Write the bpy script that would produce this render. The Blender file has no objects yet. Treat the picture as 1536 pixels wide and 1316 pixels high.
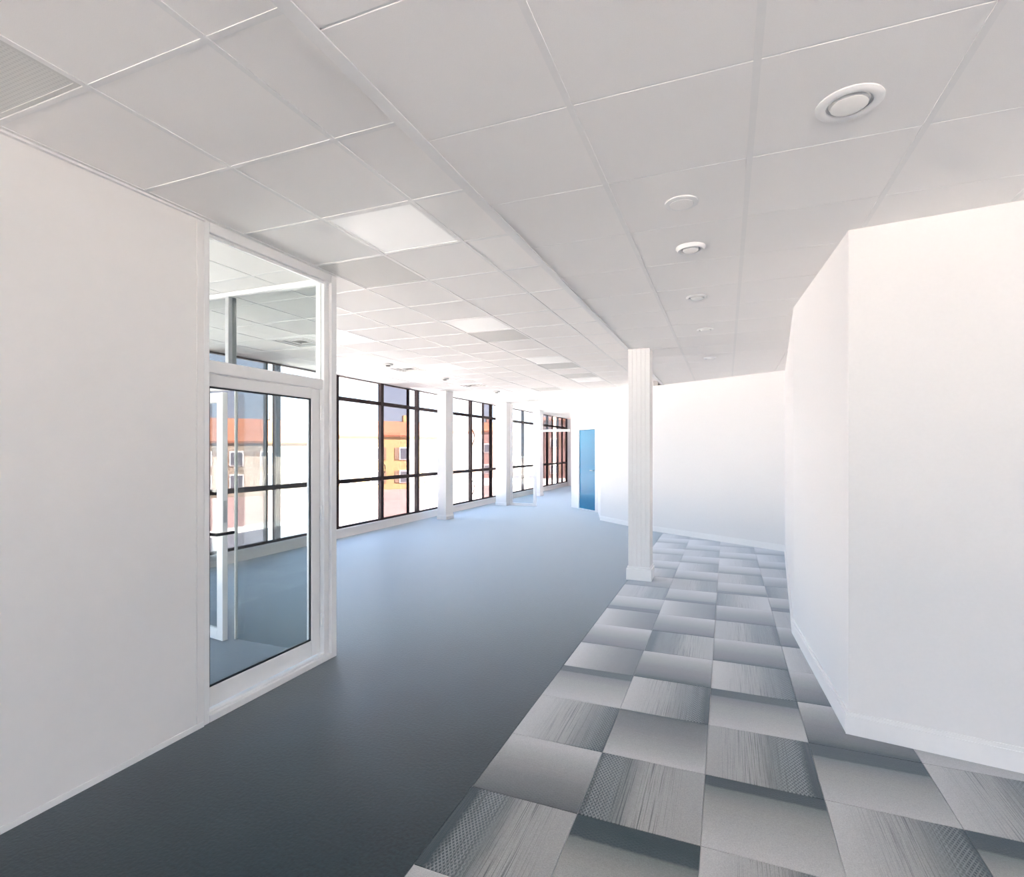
import bpy, bmesh, math, random
from mathutils import Vector, Matrix
random.seed(7)
S = bpy.context.scene
C = S.collection
PI = math.pi

# ------------------------------------------------------------------ camera
EYE = 1.583
cam_d = bpy.data.cameras.new('camera')
cam = bpy.data.objects.new('camera', cam_d)
C.objects.link(cam)
cam.location = (0, 0, EYE)
cam.rotation_euler = (PI / 2, 0, math.radians(21.9))
cam_d.sensor_width = 36.0
cam_d.lens = 36.0 * 800 / 1536
cam_d.shift_y = 16 / 1536
cam_d.clip_start = 0.05
cam_d.clip_end = 900
S.camera = cam

# ------------------------------------------------------------------ sky, sun, exposure
w = bpy.data.worlds.new('sky')
S.world = w
w.use_nodes = True
nt = w.node_tree
nt.nodes.clear()
out = nt.nodes.new('ShaderNodeOutputWorld')
bg = nt.nodes.new('ShaderNodeBackground')
tc = nt.nodes.new('ShaderNodeTexCoord')
sep = nt.nodes.new('ShaderNodeSeparateXYZ')
rmp = nt.nodes.new('ShaderNodeValToRGB')
nt.links.new(tc.outputs['Generated'], sep.inputs[0])
nt.links.new(sep.outputs['Z'], rmp.inputs[0])
e = rmp.color_ramp.elements
e[0].position = 0.0; e[0].color = (0.74, 0.85, 1.0, 1)
e[1].position = 0.55; e[1].color = (0.42, 0.62, 1.0, 1)
nt.links.new(rmp.outputs[0], bg.inputs[0])
bg.inputs[1].default_value = 3.2
nt.links.new(bg.outputs[0], out.inputs[0])

sun_d = bpy.data.lights.new('sun', 'SUN')
sun = bpy.data.objects.new('sun', sun_d)
C.objects.link(sun)
sun_d.energy = 84
sun_d.color = (1.0, 0.94, 0.88)
sun_d.angle = math.radians(0.6)
sun.location = (30, 5, 30)
sun.rotation_euler = Vector((-0.60, -0.10, -0.78)).to_track_quat('-Z', 'Y').to_euler()

S.view_settings.view_transform = 'Standard'
S.view_settings.look = 'None'
S.view_settings.gamma = 1
S.view_settings.exposure = 0.92
S.view_settings.use_curve_mapping = False
S.cycles.use_denoising = True
S.cycles.max_bounces = 14
S.cycles.diffuse_bounces = 10
S.cycles.transparent_max_bounces = 24

# ------------------------------------------------------------------ materials
def newmat(name):
    m = bpy.data.materials.new(name)
    m.use_nodes = True
    n = m.node_tree
    b = n.nodes['Principled BSDF']
    return m, n, b

def N(n, kind, **kw):
    x = n.nodes.new(kind)
    for k, v in kw.items():
        setattr(x, k, v)
    return x

def math_node(n, op, a, b=None, c=None):
    x = n.nodes.new('ShaderNodeMath')
    x.operation = op
    for i, v in enumerate((a, b, c)):
        if v is None:
            continue
        if isinstance(v, (int, float)):
            x.inputs[i].default_value = v
        else:
            n.links.new(v, x.inputs[i])
    return x.outputs[0]

def paint(name, col, rough=0.6, spec=0.3, var=0.03, scale=40, bump=0.04, metallic=0.0):
    m, n, b = newmat(name)
    t = N(n, 'ShaderNodeTexCoord')
    ns = N(n, 'ShaderNodeTexNoise')
    ns.inputs['Scale'].default_value = scale
    ns.inputs['Detail'].default_value = 4
    n.links.new(t.outputs['Object'], ns.inputs['Vector'])
    r = N(n, 'ShaderNodeValToRGB')
    r.color_ramp.elements[0].position = 0.3
    r.color_ramp.elements[1].position = 0.7
    r.color_ramp.elements[0].color = tuple(c * (1 - var) for c in col) + (1,)
    r.color_ramp.elements[1].color = tuple(min(1, c * (1 + var)) for c in col) + (1,)
    n.links.new(ns.outputs['Fac'], r.inputs[0])
    n.links.new(r.outputs[0], b.inputs['Base Color'])
    b.inputs['Roughness'].default_value = rough
    b.inputs['Specular IOR Level'].default_value = spec
    b.inputs['Metallic'].default_value = metallic
    if bump:
        bp = N(n, 'ShaderNodeBump')
        bp.inputs['Strength'].default_value = bump
        bp.inputs['Distance'].default_value = 0.004
        n.links.new(ns.outputs['Fac'], bp.inputs['Height'])
        n.links.new(bp.outputs[0], b.inputs['Normal'])
    return m

def glass(name, tint, gloss=0.06):
    m = bpy.data.materials.new(name)
    m.use_nodes = True
    n = m.node_tree
    n.nodes.clear()
    o = N(n, 'ShaderNodeOutputMaterial')
    tr = N(n, 'ShaderNodeBsdfTransparent')
    tr.inputs[0].default_value = tint + (1,)
    gl = N(n, 'ShaderNodeBsdfGlossy')
    gl.inputs['Roughness'].default_value = 0.02
    lw = N(n, 'ShaderNodeLayerWeight')
    lw.inputs['Blend'].default_value = 0.5
    f = math_node(n, 'POWER', lw.outputs['Facing'], 4.0)
    f = math_node(n, 'MULTIPLY_ADD', f, 0.45, gloss * 0.5)
    mx = N(n, 'ShaderNodeMixShader')
    n.links.new(f, mx.inputs[0])
    n.links.new(tr.outputs[0], mx.inputs[1])
    n.links.new(gl.outputs[0], mx.inputs[2])
    n.links.new(mx.outputs[0], o.inputs[0])
    return m

M = {}
M['wall'] = paint('white_wall_paint', (0.795, 0.78, 0.77), 0.7, 0.2, 0.008, 60, 0.02)
M['panel'] = paint('partition_panel', (0.785, 0.768, 0.755), 0.45, 0.3, 0.008, 12, 0.01)
M['tile'] = paint('mineral_ceiling_tile', (0.93, 0.91, 0.895), 0.85, 0.1, 0.02, 320, 0.06)
M['runner'] = paint('ceiling_runner_enamel', (0.86, 0.855, 0.85), 0.4, 0.3, 0.01, 30, 0)
M['soffit'] = paint('ceiling_board', (0.88, 0.87, 0.86), 0.8, 0.1, 0.01, 20, 0)
M['vent'] = paint('grey_vent_enamel', (0.66, 0.66, 0.645), 0.5, 0.3, 0.02, 200, 0.02)
M['vent_dark'] = paint('dark_vent_grey', (0.16, 0.15, 0.14), 0.7, 0.1, 0.03, 50, 0)
M['alu'] = paint('white_aluminium', (0.80, 0.80, 0.795), 0.32, 0.5, 0.01, 25, 0)
M['alu_grey'] = paint('grey_aluminium', (0.42, 0.43, 0.44), 0.35, 0.5, 0.02, 25, 0)
M['gasket'] = paint('black_gasket', (0.03, 0.035, 0.04), 0.6, 0.3, 0.05, 80, 0)
M['brown'] = paint('dark_bronze_frame', (0.030, 0.019, 0.018), 0.6, 0.15, 0.06, 30, 0)
M['steel'] = paint('brushed_steel', (0.5, 0.5, 0.5), 0.3, 0.5, 0.04, 150, 0, 1.0)
M['black'] = paint('black_handle', (0.02, 0.02, 0.022), 0.4, 0.5, 0.05, 60, 0)
M['blue'] = paint('blue_door_laminate', (0.005, 0.155, 0.295), 0.4, 0.4, 0.03, 14, 0.01)
M['skirt'] = paint('white_skirting', (0.84, 0.83, 0.82), 0.4, 0.4, 0.01, 30, 0)
M['glass'] = glass('clear_glass', (0.93, 0.96, 0.965))
M['partition_glass'] = glass('partition_glass', (0.855, 0.88, 0.875), 0.07)
M['dimmed_glass'] = glass('outdoor_dimming_glass', (0.37, 0.35, 0.36), 0.05)  # tint put in so the glaring outdoors reads through these panes
M['slab'] = paint('concrete', (0.5, 0.5, 0.5), 0.9, 0.1, 0.05, 5, 0)
M['ground'] = paint('pale_paving', (0.53, 0.455, 0.41), 0.9, 0.1, 0.10, 0.35, 0)
M['road'] = paint('asphalt', (0.11, 0.115, 0.13), 0.9, 0.1, 0.08, 1.5, 0)
M['yard'] = paint('mauve_paving', (0.24, 0.165, 0.15), 0.9, 0.1, 0.15, 0.6, 0)
M['kerbstone'] = paint('white_kerb', (0.75, 0.74, 0.72), 0.8, 0.1, 0.04, 3, 0)
M['ochre'] = paint('ochre_render', (0.42, 0.29, 0.14), 0.9, 0.1, 0.06, 1.2, 0)
M['cream'] = paint('cream_render', (0.26, 0.22, 0.17), 0.9, 0.1, 0.05, 1.2, 0)
M['pink'] = paint('pink_render', (0.26, 0.17, 0.15), 0.9, 0.1, 0.05, 1.2, 0)
M['roof'] = paint('terracotta_roof', (0.25, 0.105, 0.06), 0.9, 0.1, 0.15, 2.5, 0)
M['shutter'] = paint('brown_shutter', (0.24, 0.17, 0.12), 0.8, 0.1, 0.08, 4, 0)
M['house_glass'] = paint('dark_pane', (0.10, 0.11, 0.13), 0.1, 0.5, 0.05, 2, 0)

def perf_mat():
    m, n, b = newmat('perforated_grey_plate')
    t = N(n, 'ShaderNodeTexCoord')
    v = N(n, 'ShaderNodeTexVoronoi'); v.inputs['Scale'].default_value = 70; v.inputs['Randomness'].default_value = 0.0
    n.links.new(t.outputs['Object'], v.inputs['Vector'])
    r = N(n, 'ShaderNodeValToRGB')
    r.color_ramp.elements[0].position = 0.25; r.color_ramp.elements[0].color = (0.62, 0.62, 0.605, 1)
    r.color_ramp.elements[1].position = 0.40; r.color_ramp.elements[1].color = (0.72, 0.72, 0.70, 1)
    n.links.new(v.outputs['Distance'], r.inputs[0]); n.links.new(r.outputs[0], b.inputs['Base Color'])
    b.inputs['Roughness'].default_value = 0.6
    return m
M['perf'] = perf_mat()
# lit diffusers
def lamp_mat(name, col, s):
    m, n, b = newmat(name)
    t = N(n, 'ShaderNodeTexCoord')
    ns = N(n, 'ShaderNodeTexNoise'); ns.inputs['Scale'].default_value = 30
    n.links.new(t.outputs['Object'], ns.inputs['Vector'])
    b.inputs['Base Color'].default_value = (0.85, 0.85, 0.84, 1)
    b.inputs['Emission Color'].default_value = col + (1,)
    v = math_node(n, 'MULTIPLY_ADD', ns.outputs['Fac'], 0.04 * s, s)
    n.links.new(v, b.inputs['Emission Strength'])
    b.inputs['Roughness'].default_value = 0.5
    return m
M['led'] = lamp_mat('lit_led_diffuser', (1.0, 0.97, 0.94), 0.12)
M['lens'] = paint('frosted_lens', (0.88, 0.87, 0.85), 0.3, 0.5, 0.01, 50, 0)

# plain dark carpet
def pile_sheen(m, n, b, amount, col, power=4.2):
    """carpet sheen painted in: diffuse colour goes paler the flatter one looks across the pile"""
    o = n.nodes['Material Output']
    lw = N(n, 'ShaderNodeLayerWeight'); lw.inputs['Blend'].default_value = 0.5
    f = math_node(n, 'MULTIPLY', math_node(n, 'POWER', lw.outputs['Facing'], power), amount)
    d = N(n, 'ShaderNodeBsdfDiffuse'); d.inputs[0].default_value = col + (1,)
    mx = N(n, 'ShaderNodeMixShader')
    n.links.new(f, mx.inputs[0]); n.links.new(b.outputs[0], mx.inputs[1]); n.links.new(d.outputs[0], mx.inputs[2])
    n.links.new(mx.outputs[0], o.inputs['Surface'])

def carpet_mat():
    m, n, b = newmat('plain_dark_carpet')
    t = N(n, 'ShaderNodeTexCoord')
    a = N(n, 'ShaderNodeTexNoise'); a.inputs['Scale'].default_value = 65; a.inputs['Detail'].default_value = 6
    c = N(n, 'ShaderNodeTexNoise'); c.inputs['Scale'].default_value = 3; c.inputs['Detail'].default_value = 3
    n.links.new(t.outputs['Object'], a.inputs['Vector'])
    n.links.new(t.outputs['Object'], c.inputs['Vector'])
    mix = math_node(n, 'MULTIPLY_ADD', c.outputs['Fac'], 0.35, math_node(n, 'MULTIPLY', a.outputs['Fac'], 0.65))
    r = N(n, 'ShaderNodeValToRGB')
    r.color_ramp.elements[0].position = 0.33; r.color_ramp.elements[0].color = (0.0035, 0.0065, 0.008, 1)
    r.color_ramp.elements[1].position = 0.72; r.color_ramp.elements[1].color = (0.010, 0.026, 0.033, 1)
    n.links.new(mix, r.inputs[0])
    n.links.new(r.outputs[0], b.inputs['Base Color'])
    b.inputs['Roughness'].default_value = 0.45
    b.inputs['Specular IOR Level'].default_value = 0.15
    b.inputs['Specular Tint'].default_value = (0.80, 0.90, 1.0, 1)
    b.inputs['Sheen Weight'].default_value = 1.0
    b.inputs['Sheen Roughness'].default_value = 0.29
    b.inputs['Sheen Tint'].default_value = (0.84, 0.92, 1.0, 1)
    bp = N(n, 'ShaderNodeBump'); bp.inputs['Strength'].default_value = 0.35; bp.inputs['Distance'].default_value = 0.004
    n.links.new(a.outputs['Fac'], bp.inputs['Height'])
    n.links.new(bp.outputs[0], b.inputs['Normal'])
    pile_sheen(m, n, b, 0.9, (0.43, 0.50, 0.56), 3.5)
    return m
M['carpet'] = carpet_mat()

# patterned carpet tile: dark at the local -x edge, pale across the rest, ribbed along local y
def carpet_tile_mat(name, stops, rib):
    m, n, b = newmat(name)
    t = N(n, 'ShaderNodeTexCoord')
    s = N(n, 'ShaderNodeSeparateXYZ')
    n.links.new(t.outputs['Object'], s.inputs[0])
    info = N(n, 'ShaderNodeObjectInfo')
    u = math_node(n, 'MULTIPLY_ADD', s.outputs['X'], 1 / 0.505, 0.5)
    wob = N(n, 'ShaderNodeTexNoise'); wob.inputs['Scale'].default_value = 26; wob.inputs['Detail'].default_value = 5
    n.links.new(t.outputs['Object'], wob.inputs['Vector'])
    uu = math_node(n, 'ADD', u, math_node(n, 'MULTIPLY_ADD', wob.outputs['Fac'], 0.03 if 'plain' in name else 0.08, -0.03))
    uu = math_node(n, 'ADD', uu, math_node(n, 'MULTIPLY_ADD', info.outputs['Random'], 0.12, -0.06))
    r = N(n, 'ShaderNodeValToRGB')
    el = r.color_ramp.elements
    while len(el) < len(stops):
        el.new(0.5)
    for x, (p, col) in zip(el, stops):
        x.position = p; x.color = col + (1,)
    n.links.new(uu, r.inputs[0])
    # chevron weave: zigzag ribs along local y
    k = 2 * PI / 0.017
    yy = math_node(n, 'MULTIPLY', s.outputs['Y'], 0.62)
    d1 = math_node(n, 'SINE', math_node(n, 'MULTIPLY', math_node(n, 'ADD', s.outputs['X'], yy), k))
    d2 = math_node(n, 'SINE', math_node(n, 'MULTIPLY', math_node(n, 'SUBTRACT', s.outputs['X'], yy), k))
    zig = math_node(n, 'MULTIPLY_ADD', math_node(n, 'MAXIMUM', d1, d2), 0.8, 0.1)
    zig = math_node(n, 'MAXIMUM', zig, 0.0)
    # straight pinstripes of uneven weight
    cx = N(n, 'ShaderNodeCombineXYZ')
    n.links.new(math_node(n, 'MULTIPLY', s.outputs['X'], 320), cx.inputs[0])
    n.links.new(math_node(n, 'MULTIPLY', s.outputs['Y'], 2.6), cx.inputs[1])
    n.links.new(math_node(n, 'MULTIPLY', info.outputs['Random'], 40), cx.inputs[2])
    pin = N(n, 'ShaderNodeTexNoise'); pin.inputs['Scale'].default_value = 1.0; pin.inputs['Detail'].default_value = 2
    n.links.new(cx.outputs[0], pin.inputs['Vector'])
    pr = N(n, 'ShaderNodeMapRange'); pr.inputs[1].default_value = 0.52; pr.inputs[2].default_value = 0.66
    n.links.new(pin.outputs['Fac'], pr.inputs[0])
    # chevrons towards the dark edge, pinstripes over the middle, nothing on the pale edge
    zone1 = N(n, 'ShaderNodeMapRange'); zone1.inputs[1].default_value = 0.40; zone1.inputs[2].default_value = 0.28
    n.links.new(uu, zone1.inputs[0])
    zone1b = N(n, 'ShaderNodeMapRange'); zone1b.inputs[1].default_value = 0.05; zone1b.inputs[2].default_value = 0.12
    n.links.new(uu, zone1b.inputs[0])
    zone2 = N(n, 'ShaderNodeMapRange'); zone2.inputs[1].default_value = 0.92; zone2.inputs[2].default_value = 0.60
    n.links.new(uu, zone2.inputs[0])
    zz = math_node(n, 'MULTIPLY', math_node(n, 'MULTIPLY', zone1.outputs[0], zone1b.outputs[0]), zig)
    pp = math_node(n, 'MULTIPLY', math_node(n, 'MULTIPLY', zone2.outputs[0], pr.outputs[0]), 0.75)
    mlight = N(n, 'ShaderNodeMix'); mlight.data_type = 'RGBA'; mlight.blend_type = 'MIX'
    n.links.new(math_node(n, 'MULTIPLY', zz, rib * 0.68), mlight.inputs['Factor'])
    n.links.new(r.outputs[0], mlight.inputs['A'])
    mlight.inputs['B'].default_value = (0.26, 0.28, 0.29, 1)
    mdark = N(n, 'ShaderNodeMix'); mdark.data_type = 'RGBA'; mdark.blend_type = 'MIX'
    n.links.new(math_node(n, 'MULTIPLY', pp, rib * 0.8), mdark.inputs['Factor'])
    n.links.new(mlight.outputs['Result'], mdark.inputs['A'])
    mdark.inputs['B'].default_value = (0.05, 0.06, 0.065, 1)
    pile = N(n, 'ShaderNodeTexNoise'); pile.inputs['Scale'].default_value = 240; pile.inputs['Detail'].default_value = 4
    n.links.new(t.outputs['Object'], pile.inputs['Vector'])
    hsv = N(n, 'ShaderNodeHueSaturation')
    n.links.new(mdark.outputs['Result'], hsv.inputs['Color'])
    n.links.new(math_node(n, 'MULTIPLY_ADD', pile.outputs['Fac'], 0.7, 0.65), hsv.inputs['Value'])
    n.links.new(hsv.outputs[0], b.inputs['Base Color'])
    b.inputs['Roughness'].default_value = 0.45
    b.inputs['Specular IOR Level'].default_value = 0.2
    b.inputs['Specular Tint'].default_value = (0.85, 0.93, 1.0, 1)
    b.inputs['Sheen Weight'].default_value = 1.0
    b.inputs['Sheen Roughness'].default_value = 0.32
    b.inputs['Sheen Tint'].default_value = (0.86, 0.92, 1.0, 1)
    bp = N(n, 'ShaderNodeBump'); bp.inputs['Strength'].default_value = 0.3; bp.inputs['Distance'].default_value = 0.003
    n.links.new(pile.outputs['Fac'], bp.inputs['Height'])
    n.links.new(bp.outputs[0], b.inputs['Normal'])
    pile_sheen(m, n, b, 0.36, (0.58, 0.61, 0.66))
    return m
DK, MD, LT, LL = (0.014, 0.034, 0.042), (0.085, 0.108, 0.114), (0.32, 0.325, 0.32), (0.45, 0.455, 0.455)
M['tile_band'] = carpet_tile_mat('banded_carpet_tile', [(0.0, DK), (0.17, DK), (0.23, MD), (0.50, LT), (0.98, LL)], 1.0)
M['tile_plain'] = carpet_tile_mat('plain_banded_carpet_tile', [(0.0, DK), (0.18, DK), (0.21, (0.13, 0.15, 0.15)), (0.45, (0.27, 0.275, 0.265)), (0.98, LL)], 0.10)
M['tile_fade'] = carpet_tile_mat('fading_carpet_tile', [(0.0, DK), (0.07, (0.075, 0.085, 0.09)), (0.40, (0.17, 0.178, 0.182)), (0.75, LT), (0.98, LL)], 0.15)
M['tile_weave'] = carpet_tile_mat('woven_carpet_tile', [(0.0, DK), (0.08, DK), (0.30, MD), (0.55, LT), (0.98, LT)], 1.3)

# ------------------------------------------------------------------ mesh helpers
def box(bm, x0, x1, y0, y1, z0, z1):
    v = [bm.verts.new(p) for p in ((x0, y0, z0), (x1, y0, z0), (x1, y1, z0), (x0, y1, z0),
                                   (x0, y0, z1), (x1, y0, z1), (x1, y1, z1), (x0, y1, z1))]
    for f in ((0, 3, 2, 1), (4, 5, 6, 7), (0, 1, 5, 4), (1, 2, 6, 5), (2, 3, 7, 6), (3, 0, 4, 7)):
        bm.faces.new([v[i] for i in f])
    return bm

def prism(bm, poly, z0, z1):
    a = [bm.verts.new((x, y, z0)) for x, y in poly]
    b = [bm.verts.new((x, y, z1)) for x, y in poly]
    k = len(poly)
    bm.faces.new(a[::-1]); bm.faces.new(b)
    for i in range(k):
        j = (i + 1) % k
        bm.faces.new((a[i], a[j], b[j], b[i]))
    return bm

def lathe(bm, prof, seg=40):
    rings = []
    for r, z in prof:
        if r < 1e-6:
            rings.append([bm.verts.new((0, 0, z))])
        else:
            rings.append([bm.verts.new((r * math.cos(2 * PI * i / seg), r * math.sin(2 * PI * i / seg), z)) for i in range(seg)])
    for a, b in zip(rings, rings[1:]):
        for i in range(seg):
            j = (i + 1) % seg
            if len(a) == 1 and len(b) == 1:
                continue
            if len(a) == 1:
                bm.faces.new((a[0], b[j], b[i]))
            elif len(b) == 1:
                bm.faces.new((a[i], a[j], b[0]))
            else:
                bm.faces.new((a[i], a[j], b[j], b[i]))
    return bm

def tube(bm, pts, r, seg=10):
    prev = None
    for k, p in enumerate(pts):
        p = Vector(p)
        d = (Vector(pts[min(k + 1, len(pts) - 1)]) - Vector(pts[max(k - 1, 0)])).normalized()
        q = d.to_track_quat('Z', 'Y')
        ring = [bm.verts.new(p + q @ Vector((r * math.cos(2 * PI * i / seg), r * math.sin(2 * PI * i / seg), 0))) for i in range(seg)]
        if prev:
            for i in range(seg):
                j = (i + 1) % seg
                bm.faces.new((prev[i], prev[j], ring[j], ring[i]))
        else:
            bm.faces.new(ring[::-1])
        prev = ring
    bm.faces.new(prev)
    return bm

def bevel(bm, w, seg=2):
    bmesh.ops.bevel(bm, geom=list(bm.edges), offset=w, segments=seg, affect='EDGES', profile=0.5)
    return bm

def mesh_of(name, bm, mat, smooth=False):
    me = bpy.data.meshes.new(name)
    bmesh.ops.recalc_face_normals(bm, faces=bm.faces)
    bm.to_mesh(me); bm.free()
    me.materials.append(mat)
    if smooth:
        me.shade_smooth()
        me.set_sharp_from_angle(angle=math.radians(35))
    return me

def link(name, me, parent=None, loc=None, rz=0):
    o = bpy.data.objects.new(name, me)
    C.objects.link(o)
    if parent:
        o.parent = parent
    if loc:
        o.location = loc
    o.rotation_euler = (0, 0, rz)
    return o

def obj(name, bm, mat, parent=None, loc=None, rz=0, smooth=False):
    return link(name, mesh_of(name, bm, mat, smooth), parent, loc, rz)

def B(*a, bev=0):
    bm = box(bmesh.new(), *a)
    if bev:
        bevel(bm, bev)
    return bm

def P(poly, z0, z1):
    return prism(bmesh.new(), poly, z0, z1)

def empty(name, loc=(0, 0, 0), rz=0):
    o = bpy.data.objects.new(name, None)
    o.empty_display_size = 0.1
    C.objects.link(o)
    o.location = loc; o.rotation_euler = (0, 0, rz)
    return o

def tag(o, label, cat=None, group=None):
    o['label'] = label
    if cat: o['category'] = cat
    if group: o['group'] = group
    return o

def struct(o, label=None):
    o['kind'] = 'structure'
    if label: o['label'] = label
    return o

def copy_tree(o, parent=None):
    c = o.copy(); C.objects.link(c)
    if parent: c.parent = parent
    for ch in list(o.children):
        copy_tree(ch, c)
    return c

# ------------------------------------------------------------------ the room
ZL, ZR = 2.90, 2.80            # ceiling faces: window side, carpet-tile side
XW = -6.42                     # window wall
XP, TP = -2.77, 0.10           # partition with the glazed door
STEP = -1.12                   # ceiling step / carpet boundary
YB, YE = -5.0, 22.3
# plan of the wall faces on the far side, from the near corner onwards
FR0, FR1 = (0.63, 3.45), (4.0, 2.98)
SA, SB = (0.535, 5.16), (0.84, 9.20)
BK1, BK2 = (-1.31, 10.55), (-2.60, 11.74)
DR1, DR2 = (-2.98, 13.17), (-3.93, 14.10)
ROOM = [(-6.4, YB), (4.0, YB), FR1, FR0, SA, SB, BK1, BK2, DR1, DR2, (-3.93, YE), (-6.4, YE)]

def inside(x, y):
    c = False
    for (x0, y0), (x1, y1) in zip(ROOM, ROOM[1:] + ROOM[:1]):
        if (y0 > y) != (y1 > y) and x < (x1 - x0) * (y - y0) / (y1 - y0) + x0:
            c = not c
    return c

def slab_poly(a, b, t, ext0=0.0, ext1=0.0):
    """plan of a wall whose room face runs a->b, thickness t to the right of the walk"""
    a, b = Vector(a), Vector(b)
    d = (b - a).normalized()
    nrm = Vector((d.y, -d.x))
    a2, b2 = a + nrm * t - d * ext0, b + nrm * t + d * ext1
    return [tuple(a), tuple(b), tuple(b2), tuple(a2)]

# floor slab, plain carpet
floor = struct(obj('floor', B(-6.6, 4.3, YB - 0.2, YE + 0.2, -0.20, -0.004), M['slab']), 'office floor under dark plain carpet and patterned carpet tiles')
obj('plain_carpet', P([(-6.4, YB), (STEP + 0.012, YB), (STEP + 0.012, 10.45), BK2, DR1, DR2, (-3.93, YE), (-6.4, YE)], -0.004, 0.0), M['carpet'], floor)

# carpet tiles
TS, TY0 = 0.505, 2.25
TXS = -1.105
def clip(poly, nx, ny, d):
    """keep nx*x+ny*y <= d"""
    res = []
    for i in range(len(poly)):
        p, q = poly[i], poly[(i + 1) % len(poly)]
        fp, fq = nx * p[0] + ny * p[1] - d, nx * q[0] + ny * q[1] - d
        if fp <= 0: res.append(p)
        if fp * fq < 0:
            t = fp / (fp - fq)
            res.append((p[0] + t * (q[0] - p[0]), p[1] + t * (q[1] - p[1])))
    return res
def half(a, b, off=0.0):
    """half plane on the left of the walk a->b, kept back by off"""
    d = (Vector(b) - Vector(a)).normalized()
    nx, ny = d.y, -d.x
    return nx, ny, nx * a[0] + ny * a[1] - off
def cut_tile(x0, x1, y0, y1):
    sq = [(x0, y0), (x1, y0), (x1, y1), (x0, y1)]
    out = []
    ysplit = FR0[1]
    near = clip(sq, *half(FR1, FR0, 0.002))                 # in front of the near wall
    if y0 < ysplit:
        near = clip(near, 0, 1, ysplit - 0.002) if near else near
        if len(near) > 2: out.append(near)
    far = clip(sq, 0, -1, -ysplit + 0.002)
    if len(far) > 2:
        far = clip(far, *(half(FR0, SA, 0.002) if (y0 + y1) / 2 < SA[1] else half(SA, SB, 0.002)))
        if len(far) > 2: far = clip(far, *half(SB, BK1, 0.002))
        if len(far) > 2: out.append(far)
    return [p for p in out if len(p) > 2]

#           row -3 ..      (A column first; L R F N = side of the dark edge; lower-case = soft fade)
ORI = {
    -3: 'LFRNLFR', -2: 'NRFLFRF', -1: 'LFRFRFf',
    0: 'nLFRFRN', 1: 'RfRFRFR', 2: 'FRFnFRF', 3: 'rnRnR', 4: 'nLnRF', 5: 'rnRnR', 6: 'NrnRF', 7: 'RNLNR',
    8: 'nRNLF', 9: 'RNRnR', 10: 'NRNRN', 11: 'RNRNR', 12: 'NRNRN', 13: 'RNRNR', 14: 'NRNRN', 15: 'RNRNR', 16: 'NRNRN'}
ROT = {'L': 0.0, 'R': PI, 'F': -PI / 2, 'N': PI / 2}
tile_mesh = {}
g = 0.0016
for row in range(-3, 17):
    for col in range(len(ORI[row])):
        x0, y0 = TXS + col * TS, TY0 + row * TS
        full = [(x0 + g, y0 + g), (x0 + TS - g, y0 + g), (x0 + TS - g, y0 + TS - g), (x0 + g, y0 + TS - g)]
        polys = cut_tile(x0 + g, x0 + TS - g, y0 + g, y0 + TS - g)
        if not polys:
            continue
        area = sum(abs(sum(p[i][0] * p[(i + 1) % len(p)][1] - p[(i + 1) % len(p)][0] * p[i][1] for i in range(len(p)))) / 2 for p in polys)
        if area < 0.004:
            continue
        code = ORI[row][col]
        mat = 'tile_fade' if code.islower() else 'tile_plain' if code in 'FN' else ('tile_weave' if (row * 3 + col * 5) % 4 == 1 else 'tile_band')
        rz = ROT[code.upper()]
        ctr = (x0 + TS / 2, y0 + TS / 2)
        whole = area > (TS - 2 * g) ** 2 * 0.999
        if whole and mat in tile_mesh:
            me = tile_mesh[mat]
        else:
            bm = bmesh.new()
            ca, sa = math.cos(-rz), math.sin(-rz)
            for p in (polys if not whole else [full]):
                q = [((x - ctr[0]) * ca - (y - ctr[1]) * sa, (x - ctr[0]) * sa + (y - ctr[1]) * ca) for x, y in p]
                prism(bm, q, -0.004, 0.0025)
            me = mesh_of('carpet_tile', bm, M[mat])
            if whole: tile_mesh[mat] = me
        link('carpet_tile', me, floor, (ctr[0], ctr[1], 0), rz)

# ceilings -----------------------------------------------------------
ceil = struct(obj('ceiling', B(-6.6, STEP, YB - 0.2, YE + 0.2, ZL + 0.03, 3.25), M['soffit']), 'white suspended tile ceiling over the whole office')
obj('lower_board', B(STEP, 4.3, YB - 0.2, YE + 0.2, ZR + 0.03, 3.25), M['soffit'], ceil)
obj('lower_board', B(STEP - 0.012, STEP, YB, 10.43, ZR - 0.004, ZL + 0.03), M['soffit'], ceil)
# edge trim of the lower ceiling
trim1 = struct(obj('trim_1', B(STEP - 0.022, STEP + 0.030, YB, 6.51, ZR - 0.008, ZR - 0.003, bev=0.0015), M['runner']), 'white edge trim along the ceiling step')
obj('trim_2', B(STEP - 0.022, STEP + 0.030, 6.80, 10.42, ZR - 0.008, ZR - 0.003, bev=0.0015), M['runner'])['kind'] = 'structure'

LX = [-6.35, -5.75, -5.15, -4.55, -3.95, -3.35, -2.75, -2.15, -1.55, STEP - 0.012]
LY0, GL = 1.225, 0.60
RX = [STEP, -0.515, 0.09, 0.695, 1.30, 1.905]
RY0, GR = 1.83, 0.603
taken = {}                      # left grid cells that hold a lamp or a vent: (col, row) -> kind
def cellL(x, y):
    col = max(i for i in range(len(LX) - 1) if LX[i] <= x)
    return col, math.floor((y - LY0) / GL)
LED = [(-1.85, 2.7), (-2.45, 5.1), (-2.45, 7.5), (-2.45, 9.9), (-4.25, 5.1), (-4.25, 7.5)]
GREY = [(-2.45, 0.9), (-2.45, 3.3), (-2.45, 5.7), (-2.45, 8.1), (-2.45, 10.5 - 1.2), (-3.65, 11.4)]
DIFF = [(-4.85, 5.1), (-4.85, 7.5), (-4.85, 9.9), (-4.85, 13.5)]
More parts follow.
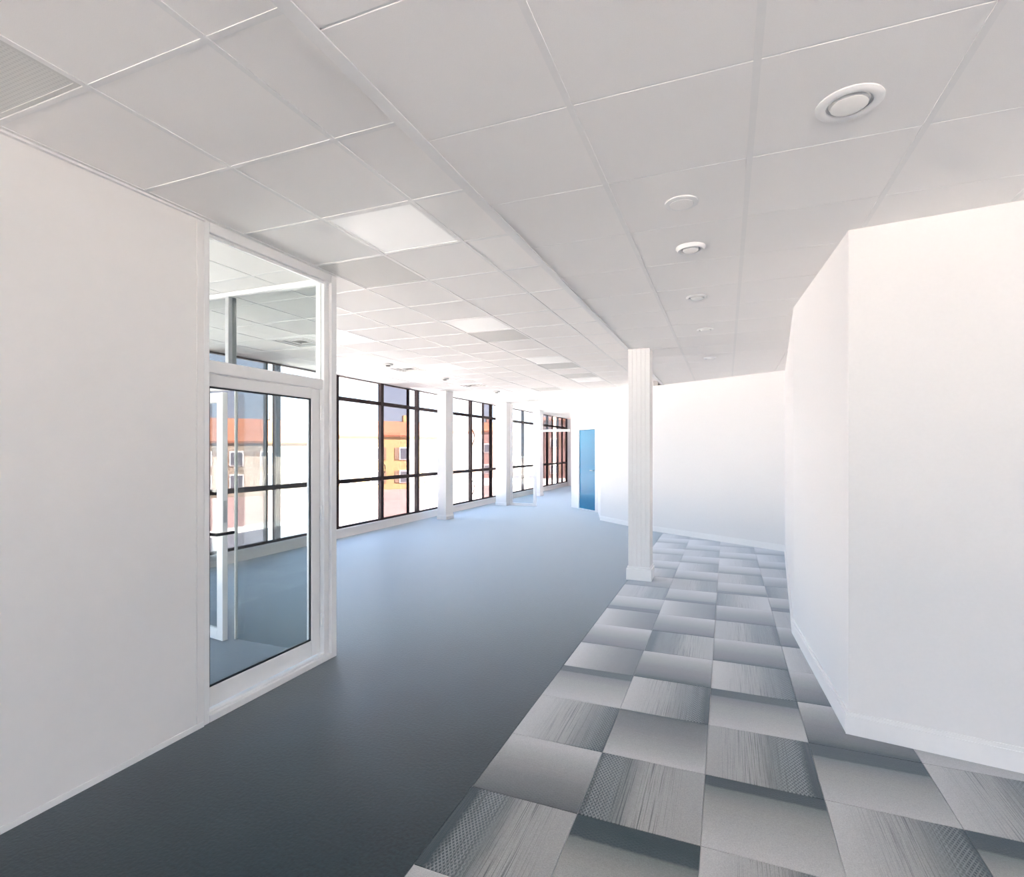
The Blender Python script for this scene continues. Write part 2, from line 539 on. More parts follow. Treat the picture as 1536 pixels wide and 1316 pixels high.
for l, k in ((LED, 'led'), (GREY, 'grey'), (DIFF, 'diff')):
    for x, y in l: taken[cellL(x, y)] = k

tm = {}
def ceil_tile(x0, x1, y0, y1, z, gap=0.002):
    key = (round(x1 - x0, 3), round(y1 - y0, 3), gap)
    if key not in tm:
        a, b = (x1 - x0) / 2 - 0.002, (y1 - y0) / 2 - gap
        tm[key] = mesh_of('ceiling_tile', B(-a, a, -b, b, 0, 0.016, bev=0.002), M['tile'])
    link('ceiling_tile', tm[key], ceil, ((x0 + x1) / 2, (y0 + y1) / 2, z))
far = bmesh.new()
for r in range(-2, 35):
    y0, y1 = LY0 + r * GL, LY0 + (r + 1) * GL
    if y0 > YE: break
    y1 = min(y1, YE)
    for cI in range(len(LX) - 1):
        if (cI, r) in taken: continue
        x0, x1 = LX[cI], LX[cI + 1]
        if not any(inside(x, y) for x in (x0 + .02, x1 - .02) for y in (y0 + .02, y1 - .02)): continue
        if x1 < XP + 0.1 and y1 < 2.0: continue           # inside the closed office, never seen
        if y0 < 11.6:
            ceil_tile(x0, x1, y0, y1, ZL)
        else:
            box(far, x0 + .002, x1 - .002, y0 + .002, y1 - .002, ZL, ZL + .016)
o = obj('far_ceiling_tile', far, M['tile'], ceil); o['kind'] = 'stuff'
for r in range(-2, 15):
    y0, y1 = RY0 + r * GR, RY0 + (r + 1) * GR
    for cI in range(len(RX) - 1):
        x0, x1 = RX[cI], RX[cI + 1]
        if not any(inside(x, y) for x in (x0 + .02, x1 - .02) for y in (y0 + .02, y1 - .02)): continue
        ceil_tile(x0, x1, y0, y1, ZR, 0.0035)
# runners (tee bars): main bars along the room, cross bars across it
for x in LX[1:-1]:
    y0 = 0.0 if x > XP else 2.0
    obj('runner', B(x - .012, x + .012, y0, YE, ZL - .003, ZL + .004), M['runner'], ceil)
for r in range(-1, 35):
    y = LY0 + r * GL
    if y > YE - .1: break
    xa = XP if y < 2.0 else LX[0]
    xb = LX[-1]
    if y > 10.45: xb = BK1[0] + (BK2[0] - BK1[0]) * (y - BK1[1]) / (BK2[1] - BK1[1]) if y < BK2[1] else (BK2[0] - 0.4 if y < 13 else DR2[0])
    obj('runner', B(xa, xb - .003, y - .012, y + .012, ZL - .0025, ZL + .004), M['runner'], ceil)
def wall_x(y):                                             # room face of the wall on the tile side
    if y < 3.40: return 2.0
    if y < SA[1]: return FR0[0] + (SA[0] - FR0[0]) * (y - FR0[1]) / (SA[1] - FR0[1])
    if y < SB[1]: return SA[0] + (SB[0] - SA[0]) * (y - SA[1]) / (SB[1] - SA[1])
    return SB[0] + (BK1[0] - SB[0]) * (y - SB[1]) / (BK1[1] - SB[1])
for x, ye in ((RX[1], 10.0), (RX[2], 9.65), (RX[3], 3.42), (RX[4], 3.34)):
    obj('runner', B(x - .012, x + .012, 0.6, ye, ZR - .0025, ZR + .004), M['soffit'], ceil)
for r in range(-1, 14):
    y = RY0 + r * GR
    if wall_x(y) < STEP + .1: break
    obj('runner', B(STEP + .031, wall_x(y) - .003, y - .0034, y + .0034, ZR + .002, ZR + .012), M['soffit'], ceil)

# walls --------------------------------------------------------------
def wall(name, poly, h, label, mat='wall'):
    return struct(obj(name, P(poly, 0, h), M[mat]), label)
wall('wall_front', slab_poly(FR1, FR0, 0.12, 0.0, 0.0), ZR, 'white wall with skirting nearest the camera')
wall('wall_right', slab_poly(FR0, SA, 0.12, -0.12, 0.05), ZR, 'bright white wall behind the near corner')
wall('wall_right_far', slab_poly(SA, SB, 0.12, 0.0, 0.1), ZR, 'white wall running on to the far corner')
wall('wall_back', slab_poly(SB, BK1, 0.12, 0.05, 0.0), ZR, 'slanting white wall at the end of the carpet tiles')
wall('wall_back_far', slab_poly(BK1, BK2, 0.12, 0.0, 0.0), ZL, 'slanting white wall behind the panelled column')
wall('wall_return', slab_poly(BK2, DR1, 0.10, 0.0, 0.0), ZL, 'white return wall beside the blue door')
wall('wall_side', slab_poly(DR2, (DR2[0], YE), 0.10, 0.0, 0.0), ZL, 'white wall beyond the far glazed partition')
wall('wall_end', [(-6.4, YE), (DR2[0], YE), (DR2[0], YE + .12), (-6.4, YE + .12)], ZL, 'white end wall of the office')
wall('wall_east', [(4.0, YB), (4.12, YB), (4.12, FR1[1]), (4.0, FR1[1])], ZR - .004, 'white side wall behind the camera')
env = struct(obj('wall_light_stop', P([(4.12, FR1[1]), (4.3, FR1[1]), (4.3, YE + .12), (4.12, YE + .12)], 0, 3.25), M['slab']), 'unseen wall added behind the white walls to keep daylight out')  # added unseen walls stop light leaking in over the white walls
obj('light_stop_panel', P([(DR2[0] + .1, YE), (4.12, YE), (4.12, YE + .12), (DR2[0] + .1, YE + .12)], 0, 3.25), M['slab'], env)
# baseboards
def strip(a, b, t, e0=0.0, e1=0.0):
    a, b = Vector(a), Vector(b)
    d = (b - a).normalized(); nr = Vector((-d.y, d.x))
    a0, b0 = a - d * e0, b + d * e1
    return [tuple(a), tuple(a0 + nr * t), tuple(b0 + nr * t), tuple(b)]
def baseboard(name, a, b, h=0.125, e0=0.0, e1=0.0, label=None):
    o = struct(obj(name, P(strip(a, b, 0.014, e0, e1), 0.003, h - 0.02), M['skirt']), label)
    obj('cap', P(strip(a, b, 0.009, e0 * .6, e1 * .6), h - 0.02, h), M['skirt'], o)
    return o
baseboard('baseboard_front', FR1, FR0, 0.125, 0, 0.014, 'white stepped skirting board of the nearest wall')
baseboard('baseboard_right', FR0, SA, 0.125, 0.0, 0)
baseboard('baseboard_right_far', SA, SB, 0.115)
baseboard('baseboard_back', SB, BK1, 0.10)
baseboard('baseboard_back_far', BK1, BK2, 0.10)

# left partition: opaque panel
YD0, YD1 = 2.17, 3.29
wl = struct(obj('wall_left', B(XP - TP, XP, YB, YD0 - 0.045, 0.03, ZL), M['panel']), 'white partition panel before the glazed door')
obj('cover_strip', B(XP - TP, XP + 0.003, YD0 - 0.043, YD0 - 0.002, 0.03, ZL), M['panel'], wl)
struct(obj('baseboard_left', B(XP - TP, XP + 0.006, YB, YD0 - 0.002, 0.0, 0.03), M['alu']), 'slim white floor track of the partition')
struct(obj('trim_3', B(XP, XP + 0.02, YB, YD0, ZL - 0.018, ZL - 0.007), M['runner']))

# glazed door unit in the partition ------------------------------------
d1 = struct(empty('door_1', (XP, YD0, 0)), 'glazed white aluminium door with fanlight in the partition')
def dpart(name, x0, x1, y0, y1, z0, z1, mat='alu', bev=0.004, parent=None):
    return obj(name, B(x0 - XP, x1 - XP, y0 - YD0, y1 - YD0, z0, z1, bev=bev), M[mat], parent or d1)
xi = XP - TP
dpart('jamb', XP - .053, XP, YD0, YD0 + 0.038, 0.0, ZL)
dpart('jamb', xi, XP - .053, YD0 - 0.0, YD0 + 0.016, 0.0, ZL)
dpart('jamb', xi, XP - 0.02, YD1 - 0.115, YD1 - 0.062, 0.0, ZL)
dpart('corner_post', xi, XP, YD1 - 0.058, YD1, 0.0, ZL)
dpart('threshold', xi + 0.0, XP, YD0 + 0.038, YD1 - 0.058, 0.0, 0.042)
dpart('glazing_strip', XP - 0.045, XP - 0.02, YD0 + 0.038, YD1 - 0.115, 0.042, 0.056)
dpart('head_rail', xi, XP, YD0 + 0.038, YD1 - 0.058, ZL - 0.062, ZL)
dpart('head_strip', XP - 0.045, XP - 0.02, YD0 + 0.038, YD1 - 0.115, ZL - 0.080, ZL - 0.062)
dpart('transom_bar', xi + 0.01, XP - 0.03, YD0 + 0.038, YD1 - 0.115, 2.03, 2.105)
dpart('fanlight_pane', XP - 0.054, XP - 0.046, YD0 + 0.038, YD1 - 0.115, 2.105, ZL - 0.062, 'partition_glass', 0)
# leaf, set back on the far face
lx0, lx1 = xi - 0.002, XP - 0.055
ly0, ly1 = YD0 + 0.018, YD1 - 0.120
leaf = dpart('leaf_stile', lx0, lx1, ly1 - 0.085, ly1, 0.058, 2.026)
dpart('leaf_stile', lx0, lx1, ly0, ly0 + 0.062, 0.058, 2.026)
dpart('leaf_rail', lx0, lx1, ly0 + 0.062, ly1 - 0.085, 0.058, 0.175)
dpart('leaf_rail', lx0, lx1, ly0 + 0.062, ly1 - 0.085, 1.955, 2.026)
dpart('leaf_pane', (lx0 + lx1) / 2 - .004, (lx0 + lx1) / 2 + .004, ly0 + 0.062, ly1 - 0.085, 0.175, 1.955, 'partition_glass', 0)
gm = bmesh.new()
gx0, gx1 = (lx0 + lx1) / 2 + .005 - XP, lx1 - .008 - XP
for a in ((ly0 + .062, ly1 - .085, .175, .187), (ly0 + .062, ly1 - .085, 1.945, 1.955), (ly1 - .095, ly1 - .085, .187, 1.945), (ly0 + .062, ly0 + .072, .187, 1.945)):
    box(gm, gx0, gx1, a[0] - YD0, a[1] - YD0, a[2], a[3])
obj('gasket', gm, M['gasket'], d1)
for z in (0.25, 1.05, 1.80):
    hb = bmesh.new()
    tube(hb, [(lx1 + .008 - XP, ly1 + .002 - YD0, z), (lx1 + .008 - XP, ly1 + .002 - YD0, z + .11)], .009, 12)
    obj('hinge', hb, M['alu'], d1, smooth=True)
hd = bmesh.new()
tube(hd, [(lx1 - XP, ly0 + .045 - YD0, 1.085), (lx1 + .075 - XP, ly0 + .045 - YD0, 1.085), (lx1 + .085 - XP, ly0 + .06 - YD0, 1.085), (lx1 + .085 - XP, ly0 + .155 - YD0, 1.085)], .010, 12)
obj('lever_handle', hd, M['black'], d1, smooth=True)

# glazed cross partition behind it, with a door ajar ---------------------
YC = 3.27
XPO = -3.80
cp = tag(empty('glazed_partition', (-3.8, YC, 0)), 'white framed glass cross partition behind the glazed door, closing the small office', 'partition')
def cpart(name, x0, x1, y0, y1, z0, z1, mat='alu', bev=0.004):
    return obj(name, B(x0 + 3.8, x1 + 3.8, y0 - YC, y1 - YC, z0, z1, bev=bev), M[mat], cp)
cpart('post', XPO - 0.075, XPO - 0.035, YC - 0.04, YC + 0.04, 2.13, ZL - 0.045, 'alu_grey')
cpart('edge_channel', XPO - 0.002, XPO + 0.010, YC - 0.012, YC + 0.012, 0.0, 2.08, 'alu', 0)
cpart('head_rail', -6.36, xi - 0.006, YC - 0.03, YC + 0.03, ZL - 0.045, ZL - 0.007)
cpart('transom_bar', -6.36, xi - 0.006, YC - 0.04, YC + 0.04, 2.08, 2.13)
cpart('fanlight_pane', XPO - 0.035, xi - 0.006, YC - 0.004, YC + 0.004, 2.13, ZL - 0.045, 'partition_glass', 0)
cpart('fanlight_pane', -4.72, XPO - 0.075, YC - 0.004, YC + 0.004, 2.13, ZL - 0.045, 'partition_glass', 0)
cpart('fixed_pane', XPO + 0.010, xi - 0.006, YC - 0.004, YC + 0.004, 0.002, 2.08, 'partition_glass', 0)
cpart('post', -4.80, -4.72, YC - 0.04, YC + 0.04, 0.0, 2.08)
cpart('post', -4.80, -4.72, YC - 0.04, YC + 0.04, 2.13, ZL - 0.045)
cpart('fixed_pane', -6.36, -4.80, YC - 0.004, YC + 0.004, 0.06, 2.08, 'partition_glass', 0)
cpart('floor_rail', -6.36, -4.80, YC - 0.03, YC + 0.03, 0.0, 0.06)
d2 = struct(empty('door_2', (-4.665, YC + 0.055, 0), math.radians(-8)), 'white framed glass door standing ajar in the cross partition')
LW = 0.86
for a in ((0.0, 0.08, .012, 2.05), (LW - 0.08, LW, .012, 2.05)):
    obj('leaf_stile', B(a[0], a[1], -0.045, 0.0, a[2], a[3], bev=0.003), M['alu'], d2)
for z0, z1 in ((.012, .095), (1.97, 2.05)):
    obj('leaf_rail', B(0.08, LW - 0.08, -0.045, 0.0, z0, z1, bev=0.003), M['alu'], d2)
obj('leaf_pane', B(0.08, LW - 0.08, -0.026, -0.018, .095, 1.97), M['partition_glass'], d2)
obj('lock_plate', B(LW - 0.001, LW + 0.003, -0.036, -0.010, 0.98, 1.16), M['steel'], d2)

# window wall ----------------------------------------------------------
ZS, ZLO, ZTO = 0.165, 1.00, 2.49
kick = struct(obj('wall_window', B(-6.55, -6.36, YB, YE, 0.0, ZS - 0.025), M['wall']), 'low white plinth under the row of windows')
obj('sill', B(-6.56, -6.34, YB, YE, ZS - 0.025, ZS), M['alu'], kick)
obj('lintel', B(-6.56, -6.36, YB, YE, ZL - 0.005, 3.25), M['wall'], kick)
wn = [0]
def window(p0, p1, tint=(), extra=(), label=None, thin=False, base=ZS, top=ZL, slim=0.0):
    """one bay from p0 to p1 (plan points); extra = offsets of additional stiles; tint = pane columns darkened to hold back the outdoor glare"""
    p0, p1 = Vector(p0), Vector(p1)
    L = (p1 - p0).length
    d = (p1 - p0) / L
    wn[0] += 1
    wo = struct(empty(f'window_{wn[0]}', (p0.x, p0.y, 0), math.atan2(d.y, d.x)), label)
    sw = 0.045 if not thin else 0.02
    obj('stile', B(0, sw, -.04, .04, base, top, bev=.003), M['brown'], wo)
    obj('stile', B(L - sw, L, -.04, .04, base, top, bev=.003), M['brown'], wo)
    cuts = [sw] + list(extra) + [L - sw]
    for x in extra:
        obj('sash_stile', B(x - .018, x + .018, -.03, .03, base, top, bev=.003), M['brown'], wo)
    for z0, z1 in ((base, base + .035), (ZLO - .036, ZLO + .036), (ZTO - .036, ZTO + .036), (top - .02, top)):
        obj('rail', B(sw, L - sw, -.032, .032, z0, z1, bev=.003), M['brown'], wo)
    for k in range(len(cuts) - 1):
        a, b = cuts[k], cuts[k + 1]
        if k > 0: a += .018
        if k < len(cuts) - 2: b -= .018
        for z0, z1 in ((base + .035, ZLO - .036), (ZLO + .036, ZTO - .036), (ZTO + .036, top - .02)):
            obj('pane', B(a, b, -.004, .004, z0, z1), M['dimmed_glass' if k in tint else 'glass'], wo)
    return wo
MUL = [2.25, 3.59, 4.93, 6.26, 7.60, 8.93, 10.27, 11.60, 12.95, 14.30, 15.62, 16.94, 18.27, 19.60, 20.95, YE]
HID = [YB, -3.2, -1.4, 0.4, 2.25]
for a, b in zip(HID, HID[1:]):
    window((XW, a), (XW, b))
for i, (a, b) in enumerate(zip(MUL, MUL[1:])):
    t, ex, th = (), (), False
    if abs(a - 4.93) < .01: t, ex = (0,), (1.12,)
    if abs(a - 8.93) < .01: t, ex = (0,), (0.98,)
    if abs(a - 12.95) < .01: t, ex = (1,), (0.80,)
    if a > 17.5: t, ex = ((0, 1), (0.66,))
    if a > 18.5 and i % 2: t = (0,)
    wo = window((XW, a), (XW, b), t, ex, f'dark bronze framed window bay, {["first","second","third","fourth","fifth","sixth","seventh","eighth","ninth","tenth","eleventh","twelfth","thirteenth","fourteenth","fifteenth"][i]} along the glazed side', th)
    if abs(a - 8.93) < .01:  # window handle
        hb = bmesh.new()
        tube(hb, [(.045, -.03, 1.10), (.045, -.065, 1.12), (.045, -.07, 1.19), (.045, -.065, 1.26), (.045, -.03, 1.28)], .010, 10)
        obj('bowed_bar', hb, M['black'], wo, smooth=True)
    if abs(a - 12.95) < .01:
        for z0, z1 in ((1.70, 2.12), (0.36, 0.74)):  # dark bars added for the bits of stile that glare leaves visible
            hb = bmesh.new()
            tube(hb, [(.03, -.04 - .07 * math.sin(PI * k / 8), z0 + (z1 - z0) * k / 8) for k in range(9)], .014, 10)
            obj('bowed_bar', hb, M['black'], wo, smooth=True)
# unseen windows added behind the camera to light the near end
bk = struct(obj('wall_behind_added', B(-6.4, 4.0, YB - .12, YB, 0, ZS), M['wall']), 'low plinth of the unseen glazed wall added behind the camera for light')
obj('lintel', B(-6.4, 4.0, YB - .12, YB, ZR - .02, 3.25), M['wall'], bk)
obj('wall_panel', B(-6.4, 4.0, YB - .12, YB, ZS, .70), M['wall'], bk)
for k in range(5):
    window((-6.4 + 2.08 * k, YB - .06), (-6.4 + 2.08 * (k + 1), YB - .06), top=ZR - .02, base=.70)

# far glazed partition -------------------------------------------------
YF = 13.97
fp = tag(empty('glazed_partition', (-4.9, YF, 0)), 'low far glass partition in slim white frame between window columns and blue door', 'partition')
def fpart(name, x0, x1, y0, y1, z0, z1, mat='alu', bev=0.004):
    return obj(name, B(x0 + 4.9, x1 + 4.9, y0 - YF, y1 - YF, z0, z1, bev=bev), M[mat], fp)
fpart('post', -4.97, -4.89, YF - .03, YF + .03, 0, ZL - .007)
fpart('post', -5.66, -5.60, YF - .03, YF + .03, 0, ZL - .007)
fpart('floor_rail', -5.60, -4.97, YF - .03, YF + .03, 0, .07)
fpart('pane', -5.60, -4.97, YF - .004, YF + .004, .07, ZL - .06, 'partition_glass', 0)
fpart('head_rail', -5.60, -4.97, YF - .03, YF + .03, ZL - .06, ZL - .007)
fpart('transom_bar', -4.89, DR2[0] - .005, YF - .03, YF + .03, 2.06, 2.12)
fpart('fanlight_pane', -4.89, DR2[0] - .005, YF - .004, YF + .004, 2.12, ZL - .007, 'glass', 0)

# slanting wall with the blue door --------------------------------------
ddir = (Vector(DR2) - Vector(DR1)).normalized()
LD = (Vector(DR2) - Vector(DR1)).length
o = struct(empty('door_3', (DR1[0], DR1[1], 0), math.atan2(ddir.y, ddir.x)), 'blue door in white frame in the slanting far wall')
# local x runs along the wall, the room is on +y
D0, D1 = 0.12, 0.90
obj('leaf', B(D0, D1, -.05, -.012, .03, 2.085, bev=.003), M['blue'], o)
obj('jamb', B(D0 - .07, D0 - .003, -.09, .012, 0, 2.15, bev=.003), M['alu'], o)
obj('jamb', B(D1 + .003, D1 + .07, -.09, .012, 0, 2.15, bev=.003), M['alu'], o)
obj('door_head', B(D0 - .003, D1 + .003, -.09, .012, 2.09, 2.15, bev=.003), M['alu'], o)
obj('threshold', B(D0 - .003, D1 + .003, -.09, .010, 0, .025), M['alu'], o)
hb = bmesh.new()
tube(hb, [(D0 + .07, -.012, 1.04), (D0 + .07, .035, 1.04), (D0 + .09, .042, 1.04), (D0 + .19, .042, 1.04)], .009, 10)
obj('lever_handle', hb, M['steel'], o, smooth=True)
wd = struct(empty('wall_blue_door', (DR1[0], DR1[1], 0), math.atan2(ddir.y, ddir.x)), 'slanting white wall around the blue door')
obj('panel', B(-.1, D0 - .07, -.12, 0, 0, ZL), M['wall'], wd)
obj('panel', B(D1 + .07, LD, -.12, 0, 0, ZL), M['wall'], wd)
obj('panel', B(D0 - .07, D1 + .07, -.12, 0, 2.15, ZL), M['wall'], wd)
obj('backing', B(D0 - .07, D1 + .07, -.14, -.12, 0, ZL), M['wall'], wd)

# ------------------------------------------------------------------ columns
def column(x0, x1, y0, y1, h, label, grooves=0, base_h=0.16, flare=0.022):
    cx, cy = (x0 + x1) / 2, (y0 + y1) / 2
    t = empty('column', (cx, cy, 0))
    tag(t, label, 'column')
    a, b = (x1 - x0) / 2, (y1 - y0) / 2
    if grooves:
        poly = []
        def side(p, q, k):
            p, q = Vector(p), Vector(q)
            d = (q - p); L = d.length; d /= L
            nr = Vector((-d.y, d.x))                       # inward for a counter-clockwise walk
            poly.append(tuple(p))
            for i in range(k):
                s = L * (i + 1) / (k + 1)
                for off, dep in ((-.004, 0), (-.002, .004), (.002, .004), (.004, 0)):
                    poly.append(tuple(p + d * (s + off) + nr * dep))
        side((-a, -b), (a, -b), grooves); side((a, -b), (a, b), grooves); side((a, b), (-a, b), grooves); side((-a, b), (-a, -b), grooves)
        bm = P(poly, base_h, h)
    else:
        bm = B(-a, a, -b, b, base_h, h, bev=.006)
    obj('shaft', bm, M['wall'], t)
    bb = bmesh.new()
    box(bb, -a - flare, a + flare, -b - flare, b + flare, 0.0, base_h - .02)
    bevel(bb, .004)
    obj('base', bb, M['skirt'], t)
    cb = B(-a - flare * .5, a + flare * .5, -b - flare * .5, b + flare * .5, base_h - .02, base_h + .004, bev=.003)
    obj('base_cap', cb, M['skirt'], t)
    return t
column(-1.105, -0.85, 6.53, 6.79, ZR - 0.004, 'white grooved column on the edge of the patterned carpet tiles', 4)
column(-6.04, -5.82, 10.52, 10.86, ZL - .007, 'white square column by the windows, nearer of the two in plain view', 0, .10, .012)
column(-6.02, -5.70, 13.75, 14.10, ZL - .007, 'white square column by the windows beside the far glass partition', 0, .10, .012)
column(-6.04, -5.82, 17.00, 17.34, ZL - .007, 'white square window column seen beyond the far glass partition', 0, .10, .012)

# ------------------------------------------------------------------ lamps and vents
G2 = GL / 2 - .014
def led_panel(x, y, label, group):
    c, r = cellL(x, y)
    cx, cy = (LX[c] + LX[c + 1]) / 2, LY0 + (r + .5) * GL
    t = empty('led_panel', (cx, cy, ZL))
    tag(t, label, 'ceiling light', group)
    fr = bmesh.new()
    for a in ((-G2, G2, -G2, -G2 + .014), (-G2, G2, G2 - .014, G2), (-G2, -G2 + .014, -G2 + .014, G2 - .014), (G2 - .014, G2, -G2 + .014, G2 - .014)):
        box(fr, *a, -.002, .012)
    obj('frame', fr, M['runner'], t)
    obj('diffuser', B(-G2 + .014, G2 - .014, -G2 + .014, G2 - .014, .002, .010), M['led'], t)
    return t
ledl = ['bright square LED panel in the ceiling, nearest one, beyond the glazed door',
        'bright square LED panel bordering the second grey vent of the ceiling row',
        'bright square LED panel bordering the third grey vent of the ceiling row',
        'farthest small bright LED panel in the grey vent row of the ceiling',
        'bright LED panel seen through the fanlight of the glazed door',
        'bright LED panel near the windows, beside a dark square air diffuser']
for (x, y), l in zip(LED, ledl): led_panel(x, y, l, 'square LED panels in the ceiling')

def grey_vent(x, y, label):
    c, r = cellL(x, y)
    cx, cy = (LX[c] + LX[c + 1]) / 2, LY0 + (r + .5) * GL
    t = empty('return_vent', (cx, cy, ZL))
    tag(t, label, 'vent', 'grey return vents in the ceiling')
    fr = bmesh.new()
    for a in ((-G2, G2, -G2, -G2 + .018), (-G2, G2, G2 - .018, G2), (-G2, -G2 + .018, -G2 + .018, G2 - .018), (G2 - .018, G2, -G2 + .018, G2 - .018)):
        box(fr, *a, 0.0, .014)
    obj('frame', fr, M['vent'], t)
    obj('perforated_plate', B(-G2 + .018, G2 - .018, -G2 + .018, G2 - .018, .002, .014), M['perf'], t)
for (x, y), l in zip(GREY, ['grey perforated ceiling vent cut by the photo edge, above the opaque partition',
                            'grey perforated ceiling vent above the corner post of the glazed door',
                            'grey perforated ceiling vent, second beyond the glazed door',
                            'grey perforated ceiling vent, third beyond the glazed door',
                            'thin grey perforated ceiling vent, fourth beyond the glazed door',
                            'farthest grey ceiling vent, above the way to the far partition']):
    grey_vent(x, y, l)

def diffuser(x, y, label):
    c, r = cellL(x, y)
    cx, cy = (LX[c] + LX[c + 1]) / 2, LY0 + (r + .5) * GL
    t = empty('air_diffuser', (cx, cy, ZL))
    tag(t, label, 'diffuser', 'square air diffusers by the windows')
    obj('backing', B(-G2 + .01, G2 - .01, -G2 + .01, G2 - .01, .016, .022), M['vent_dark'], t)
    for q, (o_, i_) in enumerate(((G2, G2 - .05), (G2 - .085, G2 - .125), (G2 - .16, G2 - .20))):
        fr = bmesh.new()
        zz0, zz1 = -.006 + .003 * q, .014
        for a in ((-o_, o_, -o_, -i_), (-o_, o_, i_, o_), (-o_, -i_, -i_, i_), (i_, o_, -i_, i_)):
            box(fr, *a, zz0, zz1)
        obj('blade_ring', fr, M['runner' if q == 0 else 'vent'], t)
for (x, y), l in zip(DIFF, ['dark square air diffuser seen through the fanlight of the glazed door',
                            'dark square air diffuser above the window with the ochre house',
                            'dark square air diffuser before the nearer plain window column',
                            'dark square air diffuser above the far glass partition']):
    diffuser(x, y, l)

def downlight(x, y, z, label, r0=.105, r1=.068, tilt=0.0, drop=.012, ring='runner'):
    t = empty('downlight', (x, y, z))
    tag(t, label, 'downlight', 'round downlights in the ceiling')
    lathe_bm = lathe(bmesh.new(), [(r0, 0.0), (r0, -.004), (r0 - .012, -drop), (r1 + .012, -drop), (r1 + .004, -drop + .004), (r1 + .004, .012)], 44)
    obj('trim_ring', lathe_bm, M[ring], t, smooth=True)
    gp = lathe(bmesh.new(), [(r1 + .004, -.002), (r1 - .004, .001), (r1 - .004, .011), (r1 + .004, .012)], 44)
    obj('gap', gp, M['alu_grey'], t, smooth=True)
    ln = lathe(bmesh.new(), [(0, -drop - .008), (r1 * .6, -drop - .006), (r1 - .010, -drop + .001), (r1 - .007, .008)], 44)
    lo = obj('lens', ln, M['lens'], t, smooth=True)
    return t
downlight(.40, 2.18, ZR - .001, 'large round white downlight, nearest one, above the near wall')
downlight(-.20, 3.38, ZR - .001, 'small round downlight with dark rim beyond the flat ceiling disc', .085, .055, drop=.022)
downlight(-.22, 4.50, ZR - .001, 'small faint downlight over the tile carpet before the column', .08, .055)
downlight(-.20, 5.75, ZR - .001, 'small faint downlight over the tile carpet beside the column', .08, .055)
downlight(-.20, 7.55, ZR - .001, 'farthest small downlight near the slanting back wall', .08, .055, drop=.02)
for y, l in ((6.93, 'small dark round ceiling detector before the second air diffuser'), (8.72, 'small dark round ceiling detector before the third air diffuser'), (11.12, 'small dark round ceiling detector before the far glass partition')):
    t = empty('detector', (-4.85, y, ZL - .001)); tag(t, l, 'detector', 'round detectors by the windows')
    obj('base', lathe(bmesh.new(), [(0, -.001), (.075, -.001), (.075, -.018), (.06, -.024), (0, -.024)], 28), M['vent'], t, smooth=True)
    obj('sensor', lathe(bmesh.new(), [(.035, -.0245), (.035, -.034), (.02, -.040), (0, -.040)], 24), M['vent_dark'], t, smooth=True)
t = empty('ceiling_disc', (-.205, 2.75, ZR - .001)); tag(t, 'flat white round disc on the ceiling between two downlights', 'ceiling cover')
obj('rim', lathe(bmesh.new(), [(.08, 0), (.08, -.006), (.07, -.010), (.058, -.010), (.058, -.003)], 40), M['runner'], t, smooth=True)
obj('plate', lathe(bmesh.new(), [(.058, -.003), (.056, -.012), (0, -.014)], 40), M['tile'], t, smooth=True)

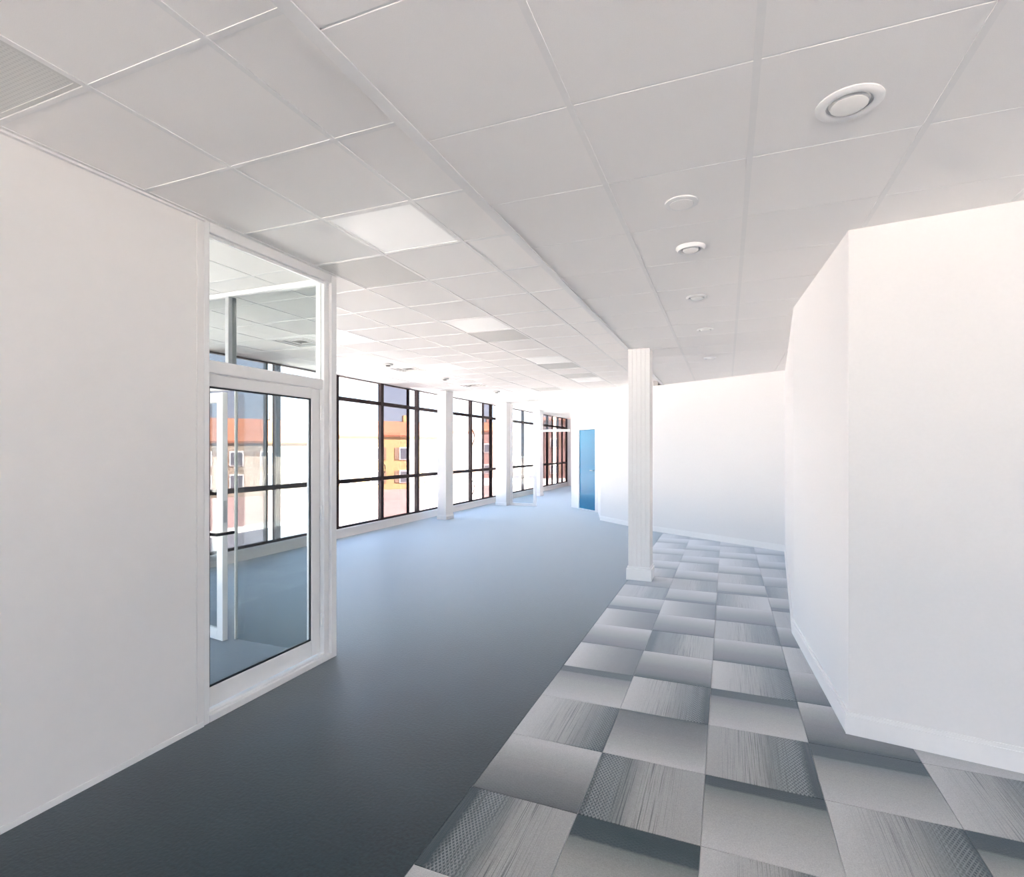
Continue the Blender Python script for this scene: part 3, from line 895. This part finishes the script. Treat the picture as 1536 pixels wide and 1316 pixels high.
# ------------------------------------------------------------------ outside
GZ = -4.0
gnd = struct(obj('ground', B(-420, 200, -300, 420, GZ - .3, GZ), M['ground']), 'pale paved ground outside the windows')
struct(obj('building_base', B(-6.6, 4.3, YB - .2, YE + .2, GZ, -.2), M['slab']), 'storey below the office floor')
tag(obj('road', P([(-30, -60), (-18, -60), (-18, 30), (-30, 30)], GZ, GZ + .03), M['road']), 'grey asphalt road outside below the windows', 'road')
tag(obj('kerb', P([(-31.6, -60), (-30, -60), (-30, 30), (-31.6, 30)], GZ, GZ + .15), M['kerbstone']), 'pale kerb along the far side of the outside road', 'kerb')
struct(obj('yard', P([(-60, 15), (-31.6, 15), (-31.6, 30), (-14, 30), (-14, 75), (-60, 75)], GZ - .01, GZ + .02), M['yard']), 'mauve paved yard before the outside houses')


def house(x, y, rz, L, D, eave, ridge, mat, label, rows=2, cols=4):
    t = empty('house', (x, y, GZ), rz)
    tag(t, label, 'house', 'houses across the road')
    obj('wall', B(-D, 0, -L / 2, L / 2, 0, eave), M[mat], t)
    rf = bmesh.new()
    ov = .2
    pts = [(-D - ov, eave - .1), (ov, eave - .1), (ov, eave + .15), (-D / 2, ridge), (-D - ov, eave + .15)]
    for s in (-1, 1):
        pass
    a = [rf.verts.new((px, -L / 2 - ov, pz)) for px, pz in pts]
    b = [rf.verts.new((px, L / 2 + ov, pz)) for px, pz in pts]
    rf.faces.new(a); rf.faces.new(b[::-1])
    for i in range(len(pts)):
        j = (i + 1) % len(pts)
        rf.faces.new((a[i], b[i], b[j], a[j]))
    ro = obj('roof', rf, M['roof'], t)
    obj('chimney', B(-D / 2 - .4, -D / 2 + .4, L * .2, L * .2 + .8, ridge - .6, ridge + .9), M[mat], ro)
    for r in range(rows):
        for c in range(cols):
            yy = -L / 2 + L * (c + .5) / cols
            z0 = 1.0 + r * (eave - 1.0) / rows
            wf = obj('window', B(0, .08, yy - .75, yy + .75, z0 - .1, z0 + 1.65), M['kerbstone'], t)
            obj('pane', B(.08, .11, yy - .6, yy + .6, z0, z0 + 1.5), M['house_glass'], wf)
            for s in (-1, 1):
                obj('shutter', B(.0, .07, yy + s * 1.1 - .3, yy + s * 1.1 + .3, z0 - .05, z0 + 1.6), M['shutter'], wf)
    return t
house(-43, 62, math.radians(-40), 16, 10, 7.4, 9.7, 'ochre', 'ochre house with terracotta roof seen through the darkened window pane')
house(-52, 47, math.radians(-35), 13, 9, 6.4, 9.4, 'cream', 'cream house with terracotta roof seen through the glazed door')
house(-44, 92, math.radians(-50), 15, 10, 9.0, 11.0, 'pink', 'pink house seen through the pane beside the far column')
house(-26, 100, math.radians(-60), 14, 10, 11.0, 12.0, 'pink', 'pink house at the far end of the window row')
